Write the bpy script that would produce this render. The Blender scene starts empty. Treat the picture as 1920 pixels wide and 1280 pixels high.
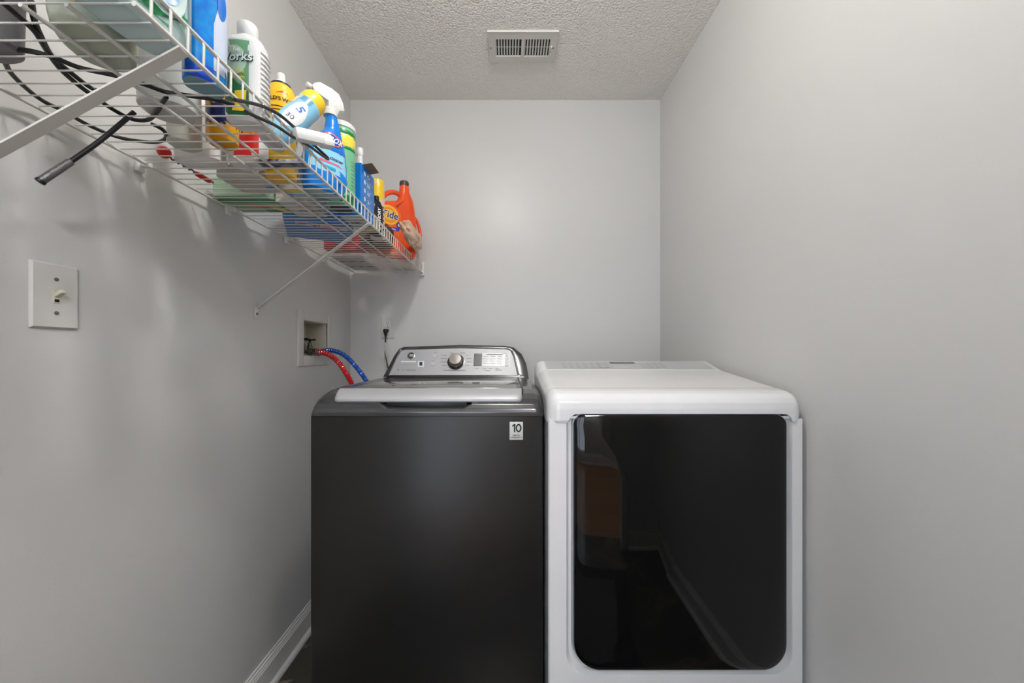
import bpy, bmesh, math, random
from mathutils import Vector, Matrix, noise
random.seed(7)
S = bpy.context.scene
C = S.collection
PI = math.pi
R = math.radians

# ------------------------------------------------------------------ camera
F, VX, VY, CZ = 700.0, 951.0, 660.0, 1.134
cam_d = bpy.data.cameras.new('camera')
cam = bpy.data.objects.new('camera', cam_d); C.objects.link(cam)
cam.location = (0, 0, CZ); cam.rotation_euler = (R(90), 0, 0)
cam_d.sensor_width = 36; cam_d.lens = F/1920*36
cam_d.shift_x = (960-VX)/1920; cam_d.shift_y = (VY-640)/1920
cam_d.clip_start = .01
S.camera = cam
S.view_settings.view_transform = 'Standard'; S.view_settings.look = 'None'
S.view_settings.gamma = 1; S.view_settings.use_curve_mapping = False
S.view_settings.exposure = 0.13
LAMP_STRENGTH = 184.0       # dome of the laundry ceiling lamp
HALL_FILL_STRENGTH = 84.0       # added unseen hallway globe that fills in light
w = bpy.data.worlds.new('world'); S.world = w; w.use_nodes = True
w.node_tree.nodes['Background'].inputs[0].default_value = (.6, .65, .7, 1)
w.node_tree.nodes['Background'].inputs[1].default_value = .05

# ------------------------------------------------------------------ helpers
def lin(c):
    return tuple(((v/255)/12.92 if v/255 <= .04045 else ((v/255+.055)/1.055)**2.4) for v in c)
MATS = {}
def mat(name, rgb, rough=.5, metal=0., coat=0., bump=0., bscale=200., var=.04, vscale=8., spec=.5,
        trans=0., emit=0., ior=1.45, rgb2=None, alpha=1.):
    if name in MATS: return MATS[name]
    m = bpy.data.materials.new(name); m.use_nodes = True
    nt = m.node_tree; b = nt.nodes['Principled BSDF']
    tc = nt.nodes.new('ShaderNodeTexCoord')
    n = nt.nodes.new('ShaderNodeTexNoise'); n.inputs['Scale'].default_value = vscale
    n.inputs['Detail'].default_value = 3
    nt.links.new(tc.outputs['Object'], n.inputs['Vector'])
    c = lin(rgb); c2 = lin(rgb2) if rgb2 else tuple(v*(1-var) for v in c)
    r = nt.nodes.new('ShaderNodeValToRGB')
    r.color_ramp.elements[0].position = .35; r.color_ramp.elements[1].position = .65
    r.color_ramp.elements[0].color = (*c2, 1); r.color_ramp.elements[1].color = (*c, 1)
    nt.links.new(n.outputs['Fac'], r.inputs['Fac']); nt.links.new(r.outputs['Color'], b.inputs['Base Color'])
    b.inputs['Roughness'].default_value = rough; b.inputs['Metallic'].default_value = metal
    b.inputs['Coat Weight'].default_value = coat; b.inputs['Coat Roughness'].default_value = .08
    b.inputs['Specular IOR Level'].default_value = spec; b.inputs['IOR'].default_value = ior
    b.inputs['Transmission Weight'].default_value = trans; b.inputs['Alpha'].default_value = alpha
    if emit:
        b.inputs['Emission Color'].default_value = (*c, 1); b.inputs['Emission Strength'].default_value = emit
    if bump:
        n2 = nt.nodes.new('ShaderNodeTexNoise'); n2.inputs['Scale'].default_value = bscale
        n2.inputs['Detail'].default_value = 4
        nt.links.new(tc.outputs['Object'], n2.inputs['Vector'])
        bp = nt.nodes.new('ShaderNodeBump'); bp.inputs['Strength'].default_value = bump
        bp.inputs['Distance'].default_value = .004
        nt.links.new(n2.outputs['Fac'], bp.inputs['Height']); nt.links.new(bp.outputs['Normal'], b.inputs['Normal'])
    MATS[name] = m
    return m

class MB:
    def __init__(s): s.v = []; s.f = []
    def add(s, vs, fs):
        o = len(s.v); s.v += [Vector(v) for v in vs]; s.f += [tuple(i+o for i in f) for f in fs]; return s
    def box(s, x0, x1, y0, y1, z0, z1, bev=0., seg=2):
        bm = bmesh.new(); bmesh.ops.create_cube(bm, size=1)
        for v in bm.verts:
            v.co = Vector(((x0+x1)/2+v.co.x*(x1-x0), (y0+y1)/2+v.co.y*(y1-y0), (z0+z1)/2+v.co.z*(z1-z0)))
        if bev: bmesh.ops.bevel(bm, geom=list(bm.edges), offset=bev, segments=seg, profile=.5, affect='EDGES')
        bm.verts.index_update()
        s.add([v.co.copy() for v in bm.verts], [tuple(v.index for v in f.verts) for f in bm.faces]); bm.free(); return s
    def obox(s, c, ux, uy, uz, bev=0.):      # oriented box: centre and three half vectors
        t = MB().box(-1, 1, -1, 1, -1, 1); c = Vector(c); ux, uy, uz = Vector(ux), Vector(uy), Vector(uz)
        if bev:
            lx, ly, lz = ux.length, uy.length, uz.length
            t = MB().box(-lx, lx, -ly, ly, -lz, lz, bev)
            return s.add([c+ux/lx*v.x+uy/ly*v.y+uz/lz*v.z for v in t.v], t.f)
        return s.add([c+ux*v.x+uy*v.y+uz*v.z for v in t.v], t.f)
    def tube(s, pts, r, n=8, closed=False):
        pts = [Vector(p) for p in pts]; N = len(pts); up = None; vs = []; fs = []
        for i, p in enumerate(pts):
            a = pts[i-1] if (i or closed) else p; b = pts[(i+1) % N] if (i < N-1 or closed) else p
            d = (b-a).normalized()
            if up is None:
                up = d.orthogonal().normalized()
            up = (up-d*up.dot(d)).normalized(); q = d.cross(up)
            rr = r[i] if isinstance(r, (list, tuple)) else r
            vs += [p+(up*math.cos(2*PI*k/n)+q*math.sin(2*PI*k/n))*rr for k in range(n)]
        for i in range(N if closed else N-1):
            j = (i+1) % N
            fs += [(i*n+k, i*n+(k+1) % n, j*n+(k+1) % n, j*n+k) for k in range(n)]
        if not closed: fs += [tuple(range(n))[::-1], tuple(range((N-1)*n, N*n))]
        return s.add(vs, fs)
    def loops(s, ls, cap0=True, cap1=True):
        n = len(ls[0]); vs = [p for l in ls for p in l]; fs = []
        for i in range(len(ls)-1):
            fs += [(i*n+k, i*n+(k+1) % n, (i+1)*n+(k+1) % n, (i+1)*n+k) for k in range(n)]
        if cap0: fs.append(tuple(range(n))[::-1])
        if cap1: fs.append(tuple(range((len(ls)-1)*n, len(ls)*n)))
        return s.add(vs, fs)
    def lathe(s, prof, c=(0, 0, 0), axis=(0, 0, 1), n=32):
        ax = Vector(axis).normalized(); u = ax.orthogonal().normalized(); v = ax.cross(u); c = Vector(c)
        return s.loops([[c+ax*z+(u*math.cos(2*PI*k/n)+v*math.sin(2*PI*k/n))*max(r, 1e-5) for k in range(n)] for r, z in prof])
    def sphere(s, c, r, sx=1, sy=1, sz=1, n=16, m=10):
        c = Vector(c)
        return s.loops([[c+Vector((r*sx*math.sin(PI*i/m)*math.cos(2*PI*k/n), r*sy*math.sin(PI*i/m)*math.sin(2*PI*k/n), -r*sz*math.cos(PI*i/m))) for k in range(n)] if 0 < i < m else
                        [c+Vector((1e-5*math.cos(2*PI*k/n), 1e-5*math.sin(2*PI*k/n), (-r if i == 0 else r)*sz)) for k in range(n)] for i in range(m+1)])

def wloc(o):
    v = Vector((0, 0, 0))
    while o: v += o.location; o = o.parent
    return v
def new(name, mb, m, parent=None, world=False, ang=35, smooth=True, kind=None):
    me = bpy.data.meshes.new(name)
    off = wloc(parent) if world and parent else Vector((0, 0, 0))
    me.from_pydata([v-off for v in mb.v], [], mb.f)
    bm = bmesh.new(); bm.from_mesh(me); bmesh.ops.remove_doubles(bm, verts=bm.verts, dist=1e-6)
    bmesh.ops.recalc_face_normals(bm, faces=bm.faces); bm.to_mesh(me); bm.free()
    for p in me.polygons: p.use_smooth = smooth
    if smooth: me.set_sharp_from_angle(angle=R(ang))
    me.materials.append(m)
    o = bpy.data.objects.new(name, me); C.objects.link(o)
    if parent: o.parent = parent
    if kind: o['kind'] = kind
    return o
def tag(o, label, cat, group=None):
    o['label'] = label; o['category'] = cat
    if group: o['group'] = group
    return o
def thing(name, label, cat, loc=(0, 0, 0), rotz=0., group=None):
    o = bpy.data.objects.new(name, None); C.objects.link(o); o.empty_display_size = .05
    o.location = loc; o.rotation_euler = (0, 0, rotz)
    return tag(o, label, cat, group)
def P(px, py, y): return Vector(((px-VX)*y/F, y, CZ-(py-VY)*y/F))
def X(px, y): return (px-VX)*y/F
def Z(py, y): return CZ-(py-VY)*y/F
def crom(pts, k=6, closed=False):
    pts = [Vector(p) for p in pts]; n = len(pts); out = []
    for i in range(n if closed else n-1):
        if closed: a, b, c, d = pts[i-1], pts[i], pts[(i+1) % n], pts[(i+2) % n]
        else: a, b, c, d = pts[max(i-1, 0)], pts[i], pts[i+1], pts[min(i+2, n-1)]
        for j in range(k):
            t = j/k
            out.append(.5*((2*b)+(c-a)*t+(2*a-5*b+4*c-d)*t*t+(3*b-a-3*c+d)*t**3))
    if not closed: out.append(pts[-1])
    return out

# text: returns mesh data as MB through a map function (t, s) -> point
def text_mb(txt, size, fmap, t0=0., s0=0., bold=.0, shear=0., align='CENTER', rot=0., sx=1.):
    cu = bpy.data.curves.new('t', 'FONT'); cu.body = txt; cu.size = size; cu.align_x = align; cu.align_y = 'CENTER'
    cu.offset = bold*size; cu.shear = shear; cu.resolution_u = 3
    ob = bpy.data.objects.new('t', cu)
    me = bpy.data.meshes.new_from_object(ob)
    mb = MB(); ca, sa = math.cos(rot), math.sin(rot)
    vs = []
    for v in me.vertices:
        a, b = v.co.x*sx, v.co.y
        vs.append(fmap(t0+a*ca-b*sa, s0+a*sa+b*ca))
    mb.add(vs, [tuple(p.vertices) for p in me.polygons])
    bpy.data.objects.remove(ob); bpy.data.meshes.remove(me); bpy.data.curves.remove(cu)
    return mb
def decal_mb(poly, fmap, rings=5, sub=4):
    pts = []
    for i in range(len(poly)):
        a, b = poly[i], poly[(i+1) % len(poly)]
        for j in range(sub): pts.append((a[0]+(b[0]-a[0])*j/sub, a[1]+(b[1]-a[1])*j/sub))
    cx = sum(p[0] for p in pts)/len(pts); cy = sum(p[1] for p in pts)/len(pts)
    n = len(pts); mb = MB(); vs = [fmap(cx, cy)]; fs = []
    for r in range(1, rings+1):
        for p in pts: vs.append(fmap(cx+(p[0]-cx)*r/rings, cy+(p[1]-cy)*r/rings))
    for k in range(n): fs.append((0, 1+k, 1+(k+1) % n))
    for r in range(1, rings):
        for k in range(n):
            a = 1+(r-1)*n; b = 1+r*n
            fs.append((a+k, b+k, b+(k+1) % n, a+(k+1) % n))
    return mb.add(vs, fs)
def ell(cx, cy, a, b, n=24): return [(cx+a*math.cos(2*PI*k/n), cy+b*math.sin(2*PI*k/n)) for k in range(n)]
def rect(x0, x1, y0, y1): return [(x0, y0), (x1, y0), (x1, y1), (x0, y1)]

def sup(z, a, b, n=2., cx=0., cy=0., N=40):
    out = []
    for k in range(N):
        t = 2*PI*k/N; c, s = math.cos(t), math.sin(t)
        out.append(Vector((cx+a*math.copysign(abs(c)**(2/n), c), cy+b*math.copysign(abs(s)**(2/n), s), z)))
    return out
class Lofted:
    """lofted container; sections (z, a, b, n, cx, cy) smoothed along z"""
    def __init__(s, secs, k=4):
        secs = [tuple(q)+(2., 0., 0.)[len(q)-3:] for q in secs]; out = []
        n = len(secs)
        for i in range(n-1):
            A, B = secs[i], secs[i+1]
            for j in range(k):
                t = j/k; u = t*t*(3-2*t)
                out.append(tuple([A[0]+(B[0]-A[0])*t]+[A[m]+(B[m]-A[m])*(u if abs(B[0]-A[0]) > .004 else t) for m in range(1, 6)]))
        out.append(secs[-1]); s.s = out
    def mb(s, N=44): return MB().loops([sup(q[0], q[1], q[2], q[3], q[4], q[5], N) for q in s.s])
    def at(s, z):
        q = s.s
        for i in range(len(q)-1):
            if q[i][0] <= z <= q[i+1][0] and q[i+1][0] > q[i][0]:
                t = (z-q[i][0])/(q[i+1][0]-q[i][0]); return [q[i][m]+(q[i+1][m]-q[i][m])*t for m in range(6)]
        return list(q[0] if z < q[0][0] else q[-1])
    def wrap(s, side='f', eps=.0007):
        def f(t, z):
            _, a, b, n, cx, cy = s.at(z)
            if side in 'rl': a, b = b, a
            u = min(.985, abs(t)/a); d = b*(1-u**n)**(1/n)+eps
            t = max(-a*.985, min(a*.985, t))
            if side == 'f': return Vector((cx+t, cy-d, z))
            if side == 'r': return Vector((cx+d, cy+t, z))
            if side == 'l': return Vector((cx-d, cy-t, z))
            return Vector((cx-t, cy+d, z))
        return f

# ------------------------------------------------------------------ materials
def wall_mat(name, rgb, bump, scale, rough, spec=.5):
    m = mat(name, rgb, rough=rough, bump=bump, bscale=scale, var=.02, vscale=1.5, spec=spec)
    return m
M_wall = wall_mat('wall_paint', (208, 207, 205), .06, 260, .38)
M_ceil = bpy.data.materials.new('popcorn_ceiling'); M_ceil.use_nodes = True
nt = M_ceil.node_tree; b = nt.nodes['Principled BSDF']; tc = nt.nodes.new('ShaderNodeTexCoord')
b.inputs['Base Color'].default_value = (*lin((236, 233, 227)), 1); b.inputs['Roughness'].default_value = .9
vo = nt.nodes.new('ShaderNodeTexVoronoi'); vo.inputs['Scale'].default_value = 130
no = nt.nodes.new('ShaderNodeTexNoise'); no.inputs['Scale'].default_value = 90; no.inputs['Detail'].default_value = 5
mx = nt.nodes.new('ShaderNodeMath'); mx.operation = 'SUBTRACT'
bp = nt.nodes.new('ShaderNodeBump'); bp.inputs['Strength'].default_value = .65; bp.inputs['Distance'].default_value = .006
for q in (vo, no): nt.links.new(tc.outputs['Object'], q.inputs['Vector'])
nt.links.new(no.outputs['Fac'], mx.inputs[0]); nt.links.new(vo.outputs['Distance'], mx.inputs[1])
nt.links.new(mx.outputs[0], bp.inputs['Height']); nt.links.new(bp.outputs['Normal'], b.inputs['Normal'])
M_trim = mat('trim_paint', (222, 220, 216), rough=.3)
M_plate = mat('white_plate_plastic', (212, 210, 205), rough=.45, spec=.3)
M_ivory = mat('ivory_plastic', (214, 210, 190), rough=.35)
M_dark = mat('dark_void', (18, 18, 18), rough=.7)
M_screw = mat('painted_screw', (120, 116, 108), rough=.4, metal=.6)
M_wire = mat('white_vinyl_wire', (218, 216, 210), rough=.3)
M_blackplastic = mat('black_plastic', (16, 16, 17), rough=.4)
M_white = mat('white_plastic', (226, 226, 226), rough=.3)
M_chrome = mat('chrome', (200, 200, 200), rough=.15, metal=1)
M_clear = mat('clear_plastic', (240, 240, 240), rough=.08, trans=.9, ior=1.3)

def marble(name, dark, vein, scale):
    m = bpy.data.materials.new(name); m.use_nodes = True; nt = m.node_tree; b = nt.nodes['Principled BSDF']
    tc = nt.nodes.new('ShaderNodeTexCoord'); n = nt.nodes.new('ShaderNodeTexNoise')
    n.inputs['Scale'].default_value = scale; n.inputs['Detail'].default_value = 8; n.inputs['Distortion'].default_value = 1.2
    r = nt.nodes.new('ShaderNodeValToRGB'); e = r.color_ramp.elements
    e[0].position = .0; e[0].color = (*lin(dark), 1); e[1].position = 1; e[1].color = (*lin(dark), 1)
    for p, c in ((.47, dark), (.5, vein), (.53, dark)):
        q = e.new(p); q.color = (*lin(c), 1)
    nt.links.new(tc.outputs['Object'], n.inputs['Vector']); nt.links.new(n.outputs['Fac'], r.inputs['Fac'])
    nt.links.new(r.outputs['Color'], b.inputs['Base Color']); b.inputs['Roughness'].default_value = .25
    return m
M_tile = marble('dark_marble_tile', (62, 58, 50), (120, 112, 96), 2.2)
M_wood = bpy.data.materials.new('oak_planks'); M_wood.use_nodes = True
nt = M_wood.node_tree; b = nt.nodes['Principled BSDF']; tc = nt.nodes.new('ShaderNodeTexCoord')
mp = nt.nodes.new('ShaderNodeMapping'); br = nt.nodes.new('ShaderNodeTexBrick')
br.inputs['Scale'].default_value = 1; br.inputs['Brick Width'].default_value = 1.2; br.inputs['Row Height'].default_value = .13
br.inputs['Mortar Size'].default_value = .003
br.inputs['Color1'].default_value = (*lin((150, 104, 62)), 1); br.inputs['Color2'].default_value = (*lin((172, 124, 78)), 1)
br.inputs['Mortar'].default_value = (*lin((60, 38, 22)), 1)
nt.links.new(tc.outputs['Object'], mp.inputs['Vector']); nt.links.new(mp.outputs['Vector'], br.inputs['Vector'])
nt.links.new(br.outputs['Color'], b.inputs['Base Color']); b.inputs['Roughness'].default_value = .35

# ------------------------------------------------------------------ room shell
LW, RW, BW, H = -.813, .793, 1.935, 2.44
FY = -.30                        # laundry side of the front wall
T = .12
# outlet-box opening in the left wall
OY0, OY1 = 569/383., 569/339.
OZ0, OZ1 = Z(667, OY0), Z(600, OY0)
wl = MB()
wl.box(LW-T, LW, FY, OY0, 0, H); wl.box(LW-T, LW, OY1, BW+T, 0, H)
wl.box(LW-T, LW, OY0, OY1, 0, OZ0); wl.box(LW-T, LW, OY0, OY1, OZ1, H)
new('wall_left', wl, M_wall, kind='structure')
new('wall_right', MB().box(RW, RW+T, FY, BW+T, 0, H), M_wall, kind='structure')
new('wall_back', MB().box(LW, RW, BW, BW+T, 0, H), M_wall, kind='structure')
DX0, DX1 = -.62, .44
new('wall_front', MB().box(-1.6, DX0, FY-T, FY, 0, H).box(DX1, 1.6, FY-T, FY, 0, H).box(DX0, DX1, FY-T, FY, 2.06, H), M_wall, kind='structure')
HY = -1.95
GX0, GX1 = -1.35, -.10
new('wall_hall', MB().box(-1.6, GX0, HY-T, HY, 0, H).box(GX1, 1.6, HY-T, HY, 0, H).box(GX0, GX1, HY-T, HY, 2.05, H), M_wall, kind='structure')
pf = MB()
for a_, b_ in ((GX0, GX0+.07), ((GX0+GX1)/2-.05, (GX0+GX1)/2+.05), (GX1-.07, GX1)): pf.box(a_, b_, HY-.09, HY-.03, .0, 2.05, .003)
pf.box(GX0, GX1, HY-.088, HY-.032, .0, .12, .003).box(GX0, GX1, HY-.088, HY-.032, 1.96, 2.05, .003)
new('fill_window_1', pf, M_trim, kind='structure')  # added unseen frame around the glowing fill pane
new('fill_window_2', MB().box(GX0+.03, GX1-.03, HY-.075, HY-.07, .05, 2.0), mat('fill_pane_glow', (214, 226, 242), rough=.2, emit=4.6), kind='structure')  # added glowing pane, gives frontal fill from behind the camera
new('wall_hall_left', MB().box(-1.6-T, -1.6, HY, FY, 0, H), M_wall, kind='structure')
new('wall_hall_right', MB().box(1.6, 1.6+T, HY, FY, 0, H), M_wall, kind='structure')
new('floor', MB().box(LW-T, RW+T, FY-T, BW+T, -.05, 0), M_tile, kind='structure')
new('floor_hall', MB().box(-1.72, 1.72, HY-T, FY-T, -.05, 0), M_wood, kind='structure')
new('ceiling', MB().box(-1.72, 1.72, HY-T, BW+T, H, H+.05), M_ceil, kind='structure')
def casing(yy, s):
    t = MB()
    t.box(DX0-.06, DX0, min(yy, yy+s*.016), max(yy, yy+s*.016), 0, 2.06, .003)
    t.box(DX1, DX1+.06, min(yy, yy+s*.016), max(yy, yy+s*.016), 0, 2.06, .003)
    t.box(DX0-.06, DX1+.06, min(yy, yy+s*.016), max(yy, yy+s*.016), 2.06, 2.12, .003)
    return t
new('trim_1', casing(FY, 1), M_trim, kind='structure')
new('trim_2', casing(FY-T, -1), M_trim, kind='structure')

# baseboard profile (d from wall, z)
BP = [(0, 0), (.026, 0), (.026, .006), (.023, .013), (.015, .018), (.013, .020), (.013, .083), (.0105, .087), (.0105, .091), (.008, .094), (.008, .099), (.0045, .104), (.004, .110), (0, .110)]
def baseboard(name, p0, p1, nrm):
    p0, p1, nrm = Vector(p0), Vector(p1), Vector(nrm)
    ls = [[p+nrm*d+Vector((0, 0, z)) for d, z in BP] for p in (p0, p1)]
    return new(name, MB().loops(ls), M_trim, kind='structure', ang=20)
baseboard('baseboard_left', (LW, FY, 0), (LW, BW, 0), (1, 0, 0))
baseboard('baseboard_right', (RW, FY, 0), (RW, BW, 0), (-1, 0, 0))
baseboard('baseboard_back', (LW, BW, 0), (RW, BW, 0), (0, -1, 0))
baseboard('baseboard_front', (DX1+.06, FY, 0), (RW, FY, 0), (0, 1, 0))
baseboard('baseboard_hall', (-1.6, HY, 0), (1.6, HY, 0), (0, 1, 0))

# ------------------------------------------------------------------ ceiling lamp and added hallway fill lamp
def ceiling_lamp(x, y, r, strength, rgb, label, drop=.055):
    t = thing('ceiling_light', label, 'ceiling light', (x, y, H))
    new('canopy', MB().lathe([(.055, -.001), (.056, -.012), (.045, -.026), (.012, -.030), (.010, -drop), (.001, -drop)]), M_chrome, t)
    m = mat('lamp_glass_'+name_of(rgb), rgb, rough=.4, emit=strength)
    pr = [(max(.001, r*math.sin(a*PI/16)), -drop-r*.75*(1-math.cos(a*PI/16))) for a in range(17)]
    new('lamp_glass', MB().lathe(pr), m, t)
    return t
def name_of(c): return 'warm' if c[2] < 254 else 'cool'
ceiling_lamp(-.02, .58, .06, LAMP_STRENGTH, (255, 253, 249), 'round globe ceiling light over the laundry floor')
ceiling_lamp(.35, -1.0, .15, HALL_FILL_STRENGTH, (246, 248, 255), 'added unseen globe light filling in from the hallway')

# rug on the laundry floor, seen mirrored in the dryer door
M_rug = mat('rug_dark_pattern', (60, 48, 46), rough=.95, rgb2=(20, 18, 20), vscale=38, bump=.4, bscale=300)
M_rugc = mat('rug_grey_centre', (92, 90, 84), rough=.95, rgb2=(80, 78, 74), vscale=30, bump=.3, bscale=300)
rg = thing('rug', 'small dark patterned rug with grey centre on the tile floor', 'rug', (-.05, .34, 0))
new('border', MB().box(-.42, .5, -.4, .45, .0005, .008, .003), M_rug, rg)
new('centre_field', MB().box(-.32, .4, -.3, .35, .0075, .0095, .001), M_rugc, rg)

# ------------------------------------------------------------------ ceiling vent
vt = thing('ceiling_vent', 'white rectangular ceiling register with two banks of louvers', 'vent', (.065, 1.594, H))
M_vent = mat('vent_enamel', (212, 210, 204), rough=.35)
vx0, vx1, vy0, vy1 = -.079, .208, 1.516, 1.673
ox0, ox1, oy0, oy1 = -.050, .181, 1.550, 1.640
zt, zb_ = H-.0005, H-.008
f = MB()
f.box(vx0, ox0, vy0, vy1, zb_, zt); f.box(ox1, vx1, vy0, vy1, zb_, zt)
f.box(ox0, ox1, vy0, oy0, zb_, zt); f.box(ox0, ox1, oy1, vy1, zb_, zt)
f.box(.060, .072, oy0, oy1, zb_, zt)
f.box(vx0-.002, vx1+.002, vy0-.003, vy0+.001, zb_-.001, zt)
new('frame', f, M_vent, vt, world=True)
new('duct_shade', MB().box(ox0, ox1, oy0, oy1, H-.0018, H-.0006), M_dark, vt, world=True)  # flat dark sheet, its colour stands for the shade behind the louvers
sl = MB()
for k in range(10):
    for x, s in ((ox0+.001+k*.0120, 1), (.0735+k*.0120, -1)):
        if k == 9 and s == 1: continue
        sl.obox((x+.001, (oy0+oy1)/2, H-.0045), (.0031, 0, s*.0014), (0, (oy1-oy0)/2, 0), (0, 0, .0006))
for x0, x1 in ((ox0, .06), (.072, ox1)):
    sl.box(x0, x1, (oy0+oy1)/2-.001, (oy0+oy1)/2+.001, H-.003, H-.0018)
new('louvers', sl, M_vent, vt, world=True, smooth=False)
for x in (-.070, .196):
    new('screw', MB().lathe([(.0025, -.0095), (.0025, -.007)], (x, 1.594, H)), M_dark, vt, world=True)
new('lever', MB().box(.185, .191, 1.583, 1.587, H-.014, H-.007, .0008), M_white, vt, world=True)
new('screw', MB().lathe([(.0018, -.0095), (.0018, -.007)], (.1855, 1.615, H)), M_dark, vt, world=True)

# ------------------------------------------------------------------ light switch
sy0, sy1 = 569/899., 569/808.
sz1, sz0 = Z(503, .704), Z(618, .704)
syc, szc = (sy0+sy1)/2, (sz0+sz1)/2
sw = thing('light_switch', 'white toggle light switch plate on the left wall', 'light switch', (LW, syc, szc))
hw, hh = (sy1-sy0)/2, (sz1-sz0)/2
def rr_loop(hy, hz, x): return [Vector((x, hy*a, hz*b)) for a, b in ((-1, -1), (1, -1), (1, 1), (-1, 1))]
new('plate', MB().loops([rr_loop(hw, hh, .0003), rr_loop(hw, hh, .002), rr_loop(hw-.0028, hh-.0028, .0058)]), M_plate, sw, smooth=False)
new('toggle_frame', MB().box(.0055, .0068, -.0052, .0052, -.0123, .0123), M_ivory, sw)
new('toggle', MB().obox((.011, 0, .0045), (.0075, 0, .0045), (0, .0040, 0), (-.0018, 0, .0030), bev=.0012), M_ivory, sw)
new('toggle_slot', MB().box(.0066, .0070, -.0035, .0035, -.0105, -.0055), M_dark, sw)
for z in (.030, -.030):
    new('screw', MB().lathe([(.0034, .0058), (.0032, .0068), (.0005, .0072)], (0, 0, z), (1, 0, 0), 16), M_screw, sw)

# ------------------------------------------------------------------ duplex outlet, plug, cord
ot = thing('wall_outlet', 'white duplex wall outlet on the back wall behind the dark washer', 'outlet', (X(727.5, BW), BW, Z(613.5, BW)))
hw, hh = .0365, .0575
L = lambda a, b, y: [Vector((a*p, y, b*q)) for p, q in ((-1, -1), (1, -1), (1, 1), (-1, 1))]
new('plate', MB().loops([L(hw, hh, -.0003), L(hw, hh, -.002), L(hw-.004, hh-.004, -.006)]), M_plate, ot, smooth=False)
for z in (.0195, -.0195):
    fc = new('receptacle', MB().loops([sup(0, .0165, .0145, 3.2, N=24), sup(.0015, .0165, .0145, 3.2, N=24)]), M_white, ot)
    fc.rotation_euler = (R(90), 0, 0); fc.location = (0, -.0058, z)
    for x in (-.0062, .0062):
        new('slot', MB().box(x-.0011, x+.0011, -.0003+.001, .005, .0016, .0019).box(x-.0011, x+.0011, .0, .0085, .0015, .0018), M_dark, fc)
    new('slot', MB().box(-.002, .002, -.009, -.005, .0015, .0018), M_dark, fc)
new('screw', MB().lathe([(.0025, .0062), (.0005, .0072)], (0, 0, 0), (0, -1, 0), 12), M_screw, ot)
pc = thing('power_cord', 'black power cord plugged into the back wall outlet beside the washer', 'cord', (X(726, BW), BW-.008, Z(620, BW)))
new('plug', MB().loops([sup(z, a, b, 2.6, 0, cy, 24) for z, a, b, cy in ((.009, .009, .008, -.012), (.006, .0125, .011, -.014), (-.004, .013, .012, -.015), (-.012, .009, .009, -.016), (-.024, .006, .006, -.017), (-.030, .0045, .0045, -.017))]), M_blackplastic, pc)
new('cord', MB().tube(crom([(0, -.017, -.028), (-.001, -.018, -.06), (-.003, -.02, -.1), (.012, -.03, -.17), (.03, -.04, -.25), (.04, -.05, -.45), (.06, -.06, -.7)], 6), .0035, 8), M_blackplastic, pc)
new('tag', MB().add([(-.002, -.026, -.075), (-.028, -.030, -.115), (-.003, -.032, -.165), (-.0025, -.024, -.118)], [(0, 1, 2, 3)]).add([(-.001, -.024, -.07), (.018, -.028, -.105), (.021, -.032, -.135), (-.001, -.026, -.15)], [(0, 1, 2, 3)]),
    mat('tag_film', (205, 200, 192), rough=.2, alpha=.55), pc, smooth=False)
new('tag_sleeve', MB().tube([(-.001, -.018, -.062), (-.0025, -.02, -.105)], .0048, 10), mat('tag_paper', (205, 203, 198), rough=.4), pc)

# ------------------------------------------------------------------ washer outlet box with valves
bx = thing('washer_outlet_box', 'white recessed water supply box in the left wall', 'outlet box', (LW, (OY0+OY1)/2, (OZ0+OZ1)/2))
fy0, fy1, fz0, fz1 = 1.444, 1.715, Z(687, 1.444), Z(581, 1.444)
f = MB()
x0, x1 = LW+.0003, LW+.005
f.box(x0, x1, fy0, OY0, fz0, fz1, .0015).box(x0, x1, OY1, fy1, fz0, fz1, .0015).box(x0, x1, OY0, OY1, fz0, OZ0, .0015).box(x0, x1, OY0, OY1, OZ1, fz1, .0015)
new('frame', f, M_plate, bx, world=True)
M_boxin = mat('box_inner_plastic', (200, 196, 178), rough=.45)
d = .085; g = .001
f = MB()
f.box(LW-d-.003, LW-d, OY0+g, OY1-g, OZ0+g, OZ1-g)
f.box(LW-d, LW, OY0+g, OY0+.003, OZ0+g, OZ1-g).box(LW-d, LW, OY1-.003, OY1-g, OZ0+g, OZ1-g)
f.box(LW-d, LW, OY0+g, OY1-g, OZ0+g, OZ0+.003).box(LW-d, LW, OY0+g, OY1-g, OZ1-.003, OZ1-g)
f.box(LW-d, LW-d+.004, OY0+g, OY1-g, OZ1-.05, OZ1-.047)
new('recess', f, M_boxin, bx, world=True, smooth=False)
M_brass = mat('tarnished_valve_metal', (110, 106, 98), rough=.35, metal=.9)
M_vdark = mat('valve_handle_dark', (52, 52, 52), rough=.4, metal=.7)
for yy, zz in ((1.535, 1.160), (1.595, 1.157)):
    v = new('valve', MB().lathe([(.009, 0), (.009, .03), (.012, .032), (.012, .05), (.008, .052), (.008, .062)], (LW-.03, yy, zz-.045)), M_brass, bx, world=True)
    new('valve_outlet', MB().lathe([(.008, 0), (.008, .02), (.014, .021), (.014, .040), (.010, .042)], (LW-.03, yy, zz-.022), (1, .1, -.12), 8), M_brass, v, world=True)
    h = MB().lathe([(.004, 0), (.004, .012)], (LW-.03, yy, zz+.016))
    for k in range(4):
        a = k*PI/2+.5
        h.tube([(LW-.03, yy, zz+.028), (LW-.03+.016*math.cos(a), yy+.016*math.sin(a), zz+.030)], .0035, 8)
        h.sphere((LW-.03+.018*math.cos(a), yy+.018*math.sin(a), zz+.030), .0055, sz=.7, n=10, m=6)
    new('valve_handle', h, M_vdark, v, world=True)

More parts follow.
